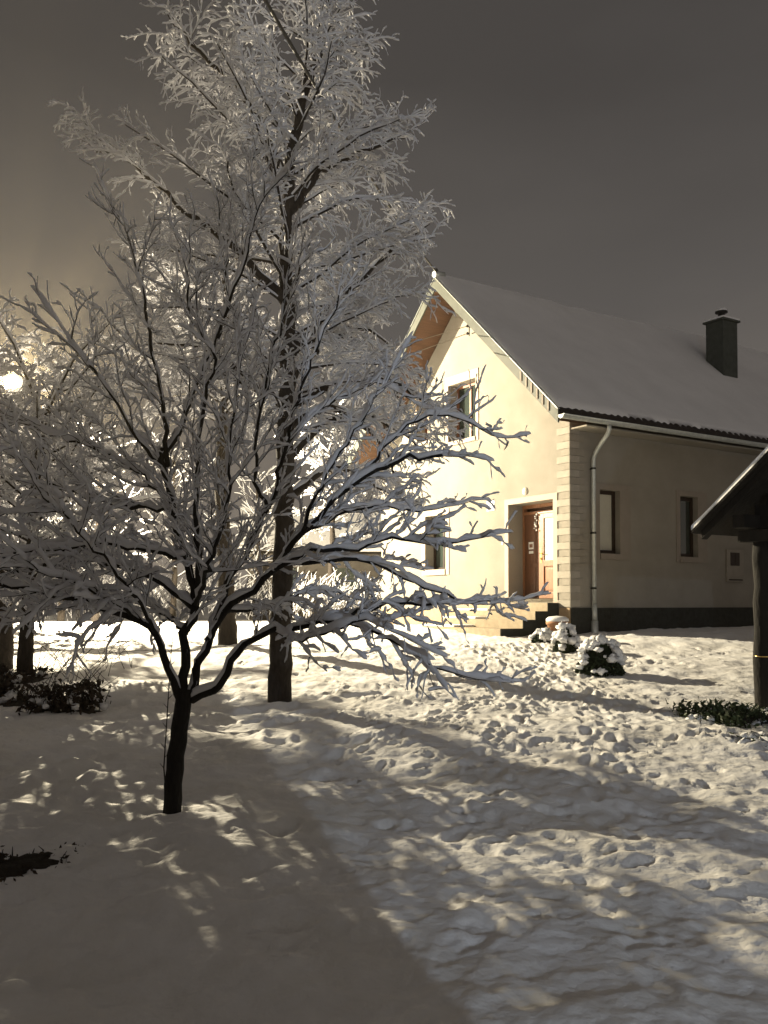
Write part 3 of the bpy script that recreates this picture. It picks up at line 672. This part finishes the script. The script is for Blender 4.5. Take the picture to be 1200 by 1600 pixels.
def sag(a, b, s, n=24):
    t = np.linspace(0, 1, n)[:, None]; p = np.array(a)*(1-t)+np.array(b)*t; p[:, 2] -= 4*s*(t*(1-t))[:, 0]; return p
apex = loc2w(-.80, WID/2, ZR+.02)
mb = MB(); a = at(428, -25, 9.0); mid = sag(a+(a-apex)*.5, apex, .35); mb.tube(mid, .020, 6); mb.lathe([(0, -.03), (.05, -.03), (.06, .03), (.03, .10), (0, .12)], apex-np.array([0, 0, .03]), 8)
tag(mb.build('overhead_cable', M['wire']), 'thick dark cable running down through the tree top to the roof peak', 'cable')
b0 = loc2w(-.24, 3.24, 7.24); b1 = loc2w(-.24, 3.24, 7.42)
e0 = at(596, 541, 21.3); e1 = at(596, 562, 21.3)
for o, (bb, ee), lb in zip((0, 1), ((b1, e0), (b0, e1)), ('upper of the two thin service wires ending under the gable eave', 'lower of the two thin service wires ending under the gable eave')):
    far = ee+(ee-bb)*2.2
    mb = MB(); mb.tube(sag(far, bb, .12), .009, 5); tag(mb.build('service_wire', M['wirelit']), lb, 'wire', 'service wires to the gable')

# ------------------------------------------------------------------ open timber shelter at the right edge
SY = YAW                       # its ridge runs away to the right
sh = empty('timber_shelter', (4.39, 10.85, .38), -SY)      # local y: along the ridge, local x: across
tag(sh, 'old dark timber shelter with snow edged gable roof, cut by the right edge', 'shelter')
tip = at(1080, 829, 10.95)
Rm = Matrix.Rotation(SY, 4, 'Z'); tl = Rm @ Vector(tip-np.array([4.39, 10.85, .38]))
ex, ey, ez = tl.x, tl.y, tl.z               # eave corner in local space
half, ln, sl2 = 2.0, 3.4, .78
def sroof(mb, o0, o1, y0, y1, inset=0):
    L = [(ex+inset, ez-o1+sl2*inset), (ex+half, ez+sl2*half-o1), (ex+half, ez+sl2*half-o0), (ex+inset, ez-o0+sl2*inset)]
    Rr = [(ex+half, ez+sl2*half-o1), (ex+2*half-inset, ez-o1+sl2*inset), (ex+2*half-inset, ez-o0+sl2*inset), (ex+half, ez+sl2*half-o0)]
    mb.prism(L, 1, y0, y1); mb.prism(Rr, 1, y0, y1)
mb = MB(); sroof(mb, .0, .035, ey, ey+ln); mb.build('roof_boards', M['timber'], sh)
def shelter_snow():
    n = 60; m = 34; xs_ = np.linspace(0, 2*half, n); ys_ = np.linspace(0, ln, m); X, Y = np.meshgrid(xs_, ys_)
    zb = ez+sl2*(half-np.abs(X-half)); th = .12+.03*vn(X*4, Y*3+8)
    ed = np.clip(np.minimum(np.minimum(X, 2*half-X), np.minimum(Y, ln-Y))/.06, 0, 1); th = th*(.45+.55*np.sqrt(ed))
    top = np.stack([X+ex, Y+ey, zb+th], -1).reshape(-1, 3); bot = np.stack([X+ex, Y+ey, zb+.002], -1).reshape(-1, 3); N_ = len(top)
    i = np.arange((m-1)*(n-1)); r, c = i//(n-1), i % (n-1); a = r*n+c; f1 = np.stack([a, a+1, a+1+n, a+n], 1)
    sd = lambda ix: np.stack([ix[:-1], ix[1:], ix[1:]+N_, ix[:-1]+N_], 1)
    f = np.concatenate([f1, f1[:, ::-1]+N_, sd(np.arange(n)), sd(np.arange(n)+(m-1)*n), sd(np.arange(m)*n), sd(np.arange(m)*n+n-1)])
    me = bpy.data.meshes.new('shelter_snow'); set_mesh(me, np.concatenate([top, bot]), f); return me
obj('roof_snow', shelter_snow(), M['snow'], sh)
for k in range(4):
    y = ey+.12+k*(ln-.34)/3
    mb = MB(); sroof(mb, .04, .14, y, y+.10, .05); mb.build('rafter', M['timber'], sh)
for xx in (ex+.42, ex+2*half-.42-.16):
    mb = MB(); zz = ez+sl2*.42-.16; mb.box(xx, xx+.16, ey+.2, ey+ln-.1, zz-.16, zz-.01); mb.build('wall_plate', M['timber'], sh, bevel=.01)
mb = MB(); zz = ez+sl2*.42-.33; mb.box(ex+.30, ex+2*half-.30, ey+.45, ey+.61, zz-.14, zz-.003); mb.build('tie_beam', M['timber'], sh, bevel=.01)
for xx, yy in ((ex+.46, ey+.55), (ex+.46, ey+ln-.4), (ex+2*half-.60, ey+.55), (ex+2*half-.60, ey+ln-.4)):
    Rr = np.random.default_rng(int(xx*100+yy*10) % 97); zs = np.linspace(-.3, zz-.145, 14)
    mb = MB(); mb.tube([(xx+.07+Rr.normal(0, .008), yy+.07+Rr.normal(0, .008), z) for z in zs], .115+Rr.normal(0, .006, 14), 10); mb.build('post', M['timber'], sh)
# boarded back wall and side of the shelter
mb = MB(); x = ex+.86
k = 0
while x < ex+2*half-.5:
    w = .17+.03*math.sin(k*2.3); mb.box(x, x+w-.008, ey+ln-.31-.01*(k % 2), ey+ln-.28, -.3, ez+.1+.25*0); x += w; k += 1
mb.build('back_boards', M['timber'], sh)
mb = MB(); x = ex+.50
while x < ex+2*half-.5:
    hh = ez+sl2*(half-abs(x+.07-ex-half))-.16; mb.box(x, x+.150, ey+.50, ey+.53, zz+.01, max(hh, zz+.05)); x += .155
mb.build('gable_boards', M['timber'], sh)
mb = MB(); pxx, pyy = ex+.53, ey+.62; mb.lathe([(.120, -.005), (.124, -.005), (.124, .005), (.120, .005)], (pxx, pyy, 1.6-.38-(1025-944)/F*10.85), 14); mb.build('glint_band', M['brass'], sh)  # brass ring added in place of a bright reflection on the post
# junk stacked inside the shelter, against the post
mb = MB(); mb.box(ex+1.0, ex+2.6, ey+.7, ey+1.5, -.3, .95); tag_o = mb.build('work_bench', M['timber'], sh, bevel=.02)

# ------------------------------------------------------------------ shrubs and plants
def blob(mb, c, r, R, mi=0, n=8, sq=.75):
    vs = []; ph = R.random(6)*6
    for i in range(n//2+1):
        th = math.pi*i/(n//2)
        for k in range(n):
            w = 2*math.pi*k/n; rr = r*(1+.22*math.sin(3*w+ph[0]+th*2)+.25*math.sin(2*w+ph[1]-th*3)+.10*math.sin(5*w+ph[2]+th*5))
            vs.append((c[0]+rr*math.sin(th)*math.cos(w), c[1]+rr*math.sin(th)*math.sin(w), c[2]+rr*sq*math.cos(th)))
    f = [(i*n+k, i*n+(k+1) % n, (i+1)*n+(k+1) % n, (i+1)*n+k) for i in range(n//2) for k in range(n)]
    mb.add(vs, f, mi, True)
def leaves(n, cfun, size, R, flat=.0):
    co = []; q = []
    for i in range(n):
        c = cfun(); a = R.normal(0, 1, 3); a /= np.linalg.norm(a); b = np.cross(a, R.normal(0, 1, 3)); b /= np.linalg.norm(b)+1e-9
        s = size*R.uniform(.5, 1.3); k = len(co); co += [c-a*s, c+b*s*.45, c+a*s, c-b*s*.45]; q.append((k, k+1, k+2, k+3))
    me = bpy.data.meshes.new('leaves'); set_mesh(me, np.array(co), np.array(q), False); return me
def shrub(u, v, d, rx, h, seed, label, group='snow capped shrubs by the steps', nb=70, br=.05):
    R = np.random.default_rng(seed); x, y = at(u, v, d)[:2]; z0 = hz(x, y)-.03; root = empty('shrub', (x, y, z0)); tag(root, label, 'shrub', group)
    def inside():
        a = R.random()*6.283; t = R.random()**.5; ph = R.random(); return np.array([rx*t*math.cos(a)*(1-.5*ph*ph), rx*t*math.sin(a)*(1-.5*ph*ph), h*ph*math.sqrt(max(.05, 1-t*t*.8))])
    obj('foliage', leaves(int(2400*rx/.4), inside, .05, R), M['leaf'], root)
    mb = MB(); mb.tube([(0, 0, -.1), (0.01, 0, h*.3)], .02, 6)
    for k in range(14):
        a = R.random()*6.28; mb.tube([(0, 0, 0), (rx*.4*math.cos(a), rx*.4*math.sin(a), h*.4), (rx*.75*math.cos(a), rx*.75*math.sin(a), h*.72)], [.008, .006, .003], 4)
    mb.build('stem', M['bark'], root)
    mb = MB()
    for k in range(nb):
        a = R.random()*6.283; ph = R.random()**.6; t = math.sqrt(1-ph*ph*.92)*R.uniform(.85, 1.08); r = br*R.uniform(.40, 1.45)
        if (ph < .3 and R.random() < .6) or R.random() < .15: continue
        blob(mb, (rx*t*math.cos(a), rx*t*math.sin(a), h*ph*.98+r*.2), r, R, sq=R.uniform(.5, .95))
    mb.build('snow_clumps', M['snow'], root)
shrub(937, 1052, 13.7, .36, .52, 5, 'largest snow capped shrub, dark leaves showing under white clumps', nb=85, br=.062)
shrub(884, 1018, 16.7, .24, .50, 6, 'middle snow capped shrub in front of the clay pot', nb=60, br=.062)
shrub(848, 1008, 17.9, .22, .24, 8, 'smallest snow capped shrub, low and flat at the foot of the steps', nb=44, br=.065)
# flower pot with a cushion of snow
x, y = at(871, 1000, 18.3)[:2]; z0 = hz(x, y)
pot = empty('flower_pot', (x, y, z0-.02)); tag(pot, 'clay flower pot capped with thick snow beside the front steps', 'flower pot')
mb = MB(); mb.lathe([(0, 0), (.15, 0), (.17, .05), (.20, .34), (.225, .34), (.225, .40), (.19, .40), (.18, .30), (0, .30)], n=22); mb.build('pot', M['clay'], pot)
mb = MB(); mb.lathe([(0, .30), (.20, .38), (.225, .41), (.22, .45), (.17, .49), (.09, .50), (0, .51)], n=22); mb.build('snow_cap', M['snow'], pot)

def weeds(name, u, v, d, rx, ry, h, seed, label, cat, m, n=500, size=.05, clumps=10, cr=.07, twigs_n=20, earth_r=None):
    R = np.random.default_rng(seed); x, y = at(u, v, d)[:2]; z0 = hz(x, y); root = empty(name, (x, y, z0)); tag(root, label, cat)
    if earth_r:
        mb = MB(); k = 40; vs = [(0, 0, hz(x, y)-z0+.02)]; rings = np.linspace(.12, 1.15, 9)
        XX = []; 
        for ring in rings:
            for j in range(k):
                a = 2*math.pi*j/k; rr = ring*(1+.10*math.sin(3*a+seed)+.10*math.sin(7*a+seed*2)+.08*math.sin(13*a)); XX.append((earth_r*2*rr*math.cos(a)*rx, earth_r*2*rr*math.sin(a)*ry, ring))
        XX = np.array(XX); ZZ = ground_h(x+XX[:, 0], y+XX[:, 1])
        for (xx, yy, ring), zz in zip(XX, ZZ): vs.append((xx, yy, zz-z0+.016-.05*max(0, ring-.75)+.012*R.random()))
        f = [(0, 1+j, 1+(j+1) % k) for j in range(k)]
        for r_ in range(len(rings)-1): f += [(1+r_*k+j, 1+(r_+1)*k+j, 1+(r_+1)*k+(j+1) % k, 1+r_*k+(j+1) % k) for j in range(k)]
        mb.add(vs, f, 0, True); mb.build('bare_earth', M['earth'], root)
    def c():
        a = R.random()*6.283; t = R.random()**.6; xx, yy = rx*t*math.cos(a), ry*t*math.sin(a); return np.array([xx, yy, hz_fast(x+xx, y+yy)-z0+h*R.random()**1.5*(1-t*.5)])
    cl = [(R.normal(0, .45)*rx, R.normal(0, .45)*ry, R.uniform(.10, .26)*rx) for _ in range(14)]
    def c2():
        q = cl[R.integers(14)]; xx = q[0]+R.normal(0, q[2]); yy = q[1]+R.normal(0, q[2]); return np.array([xx, yy, hz_fast(x+xx, y+yy)-z0+.02+h*R.random()**1.6])
    obj('leaves', leaves(n, c2, size, R), m, root)
    mb = MB()
    for k in range(twigs_n):
        a = R.random()*6.283; t = R.random()**.5; xx, yy = rx*t*math.cos(a), ry*t*math.sin(a); zz = hz_fast(x+xx, y+yy)-z0; l = h*R.uniform(.8, 1.8)
        mb.tube([(xx, yy, zz-.02), (xx+R.normal(0, .12)*l, yy+R.normal(0, .1)*l, zz+l*.6), (xx+R.normal(0, .35)*l, yy+R.normal(0, .3)*l, zz+l)], [.005, .004, .002], 4)
    if twigs_n: mb.build('stems', M['barkdark'], root)
    if clumps:
        mb = MB()
        for k in range(clumps):
            a = R.random()*6.283; t = R.uniform(.2, 1.05); xx, yy = rx*t*math.cos(a), ry*t*math.sin(a); r = cr*R.uniform(.5, 1.3)
            blob(mb, (xx, yy, hz_fast(x+xx, y+yy)-z0+h*R.uniform(.1, .7)*(1-t*.4)), r, R)
        mb.build('snow_clumps', M['snow'], root)
    return root
_base = base_h
def hz_fast(x, y): return float(base_h(np.array([y]))[0])
weeds('brush_pile', 108, 1100, 10.7, .50, .35, .26, 41, 'low dark brush with curled brown leaves poking through snow, left of the small tree', 'brush', M['brown'], 900, .045, 26, .045, 26, .3)
weeds('brush_pile', 4, 1092, 11.2, .42, .30, .16, 42, 'dark hollow of brush at the left edge under the thick trunk', 'brush', M['brown'], 350, .05, 10, .06, 14, .42)
weeds('brush_pile', 14, 1050, 13.0, .55, .35, .14, 47, 'dark brush strip at the left edge at the foot of the tree trunks', 'brush', M['brown'], 350, .05, 10, .06, 14, .42)
weeds('weed_patch', 1165, 1122, 9.9, .62, .55, .12, 43, 'dark green weeds showing at the foot of the shelter post', 'weeds', M['weed'], 1300, .038, 34, .055, 40, .25)
weeds('snowy_clods', 1185, 1168, 8.7, .26, .22, .06, 44, 'lumps of grey snow on weeds at the right edge', 'snow lumps', M['weed'], 120, .04, 26, .07, 0)
weeds('bare_patch', 10, 1342, 5.3, .30, .26, .05, 45, 'black bare earth patch breaking the snow at the lower left edge', 'earth patch', M['brown'], 420, .020, 26, .03, 14, .36)

# brambles: thin arching stems at the left
mb = MB(); R = np.random.default_rng(51)
for k in range(60):
    u = R.uniform(20, 190); x, y = at(u, 1040, 13.5)[:2]; y += R.uniform(-1.2, 1.5); z = hz_fast(x, y); a = R.normal(0, 1); l = R.uniform(.5, 1.5)
    pts = [(x+math.sin(a)*l*t*.9, y+math.cos(a)*l*t*.4, z+l*(1.1*t-.75*t*t)+R.normal(0, .02)) for t in np.linspace(0, 1, 7)]
    mb.tube(pts, np.linspace(.005, .002, 7), 4)
tag(mb.build('bramble', M['bark']), 'tangle of thin arching bare stems in the bright snow at left', 'bramble')
# thin water shoot beside the small trunk
mb = MB(); x, y = at(252, 1270, D0+.15)[:2]; z = hz(x, y)
st = [at(262, 1275, D0+.1), at(256, 1200, D0+.1), at(261, 1120, D0+.1), at(266, 1040, D0+.05), at(270, 990, D0)]
mb.tube(st, [.005, .005, .004, .003, .002], 5)
for p, dx in zip(resample(st, .06)[4:], (1, -1)*20): mb.tube([p, p+np.array([.03*dx, .01, .03])], [.003, .001], 4)
tag(mb.build('sapling', M['bark']), 'thin bare upright shoot growing close beside the small forked trunk', 'sapling')

# ------------------------------------------------------------------ beyond the garden
def far_hedge(name, u0, u1, v, d, h, seed, label):
    R = np.random.default_rng(seed); a = at(u0, v, d); b = at(u1, v, d+2.5); z0 = base_h(np.array([d]))[0]; L = np.linalg.norm((b-a)[:2])
    root = empty(name, (a[0], a[1], z0)); tag(root, label, 'hedge'); dr = (b-a)/L; dr[2] = 0
    bs = []
    for k in range(int(L*70)):
        t = R.random()*L; p0 = dr*t+np.array([R.normal(0, .15), R.normal(0, .3), R.uniform(0, h*.5)]); dd = np.array([R.normal(0, .4), R.normal(0, .4), 1]); dd /= np.linalg.norm(dd)
        l = h*R.uniform(.3, .6); n = 5; pts = np.array([p0+dd*l*i/4+R.normal(0, .03, 3)+np.array([.15, 0, -.1])*(i/4)**2*l for i in range(n)]); bs.append((pts, np.linspace(.010, .004, n), np.full(n, .022)))
    obj('stems', tubes(bs, 4), M['bark'], root); obj('snow_on_stems', tubes(bs, 4, True), M['twigsnow'], root)
far_hedge('hedge', 455, 600, 960, 26.5, 1.7, 61, 'snowy bare hedge left of the lit gable wall')
far_hedge('hedge', -120, 210, 946, 42, 3.0, 62, 'tall snowy bare hedge at the far side of the bright snow at left')
far_hedge('hedge', 215, 450, 946, 43, 2.6, 63, 'snowy bare hedge seen between the forked tree and the tall trunk')
# neighbouring house low behind the hedge
nh = empty('neighbour_house', (-6.4, 47, .85)); nh.rotation_euler = (0, 0, .12); tag(nh, 'low dim house with snow covered roof behind the hedge', 'house')
mb = MB(); mb.box(-.5, 9.5, 0, 7, -.5, 3.6); mb.prism([(0, 3.6), (7, 3.6), (3.5, 5.7)], 0, -.49, 9.49); mb.build('wall', M['farwall'], nh)
mb = MB(); mb.prism([(-.6, 3.42), (3.5, 5.88), (3.5, 6.05), (-.6, 3.60)], 0, -1.0, 10); mb.prism([(3.5, 5.88), (7.6, 3.42), (7.6, 3.60), (3.5, 6.05)], 0, -1.0, 10); rf = mb.build('roof', M['roofsnow'], nh)
for k in range(3):
    mb = MB(); x = .8+k*3.0; mb.box(x, x+1.1, -.04, 0, 1.3, 2.6); mb.build('window', M['glass'], nh)
    mb = MB(); mb.box(x-.08, x+1.18, -.06, -.041, 1.2, 1.3); mb.build('window_sill', M['trim'], nh)
# far tree line
def far_tree(x, y, h, seed, label):
    T = Tree(seed); z = float(base_h(np.array([y]))[0]); p, _ = T.limb([(x, y, z-.2), (x+.1, y, z+h*.5), (x, y, z+h)], .16, .04, 0, .5, .03); R = T.R
    for k in range(26):
        t = .25+.75*k/26; q = np.array([x, y, z+h*t]); az = k*2.4; l1 = T.grow(q, np.array([math.cos(az), math.sin(az), .5+t*.6]), h*.38*(1.15-t*.6), .03, 1, .03, 7, (0, 0, -.2), .1)
        T.twigs(l1, .28, .7, .010, 2, .03, np.zeros(3), .8, 4, (0, 0, -.1), .1, .12, .1)
    T.build('distant_tree', (x, y, z), label, 'tree', M['bark'], M['twigsnow'], 'distant trees beyond the street lamp', fine_bark=False)
for i, (u, y, h, lb) in enumerate(((-40, 34, 4.5, 'distant snowy tree at the left edge beyond the lamp'), (95, 38, 5.0, 'distant snowy tree beyond the lamp, right of the bright bulb'), (150, 33, 6.5, 'distant snowy tree over the brightest snow'), (270, 42, 7.5, 'distant snowy tree seen through the small tree crown'), (400, 46, 7.0, 'distant snowy tree left of the low dim house'))):
    far_tree(*at(u, 900, y)[:2], h, 70+i, lb)

# the photographer's own house behind the camera: its corner and wall lamp throw the pale light
nb = empty('home', (1.9, -1.7, 0)); tag(nb, 'rendered house wall behind the viewpoint with a white wall lamp', 'house')
mb = MB(); mb.box(-9, -.02, -8, 0, -.5, 5.2); mb.box(-.02, 8, -8, -6.2, -.5, 5.2); mb.build('wall', M['stucco'], nb)
lpp = empty('porch_lamp', tuple(PORCH)); tag(lpp, 'round white wall lamp on the house behind the viewpoint', 'wall lamp')
mb = MB(); mb.lathe([(0, -.09), (.06, -.07), (.09, 0), (.06, .07), (0, .09)], (0, 0, 0), 14); mb.build('globe', M['porchglass'], lpp)

# night haze lit by the lamps
hm = bpy.data.materials.new('haze'); hm.use_nodes = True; hn = hm.node_tree; hn.nodes.clear()
ho = hn.nodes.new('ShaderNodeOutputMaterial'); hv = hn.nodes.new('ShaderNodeVolumePrincipled'); hv.inputs['Color'].default_value = (1.0, .86, .62, 1); hv.inputs['Density'].default_value = .0005; hv.inputs['Anisotropy'].default_value = .70
hn.links.new(hv.outputs[0], ho.inputs['Volume'])
mb = MB(); mb.box(-60, 60, -30, 95, -7, 16); tag(mb.build('haze', hm), kind='stuff')
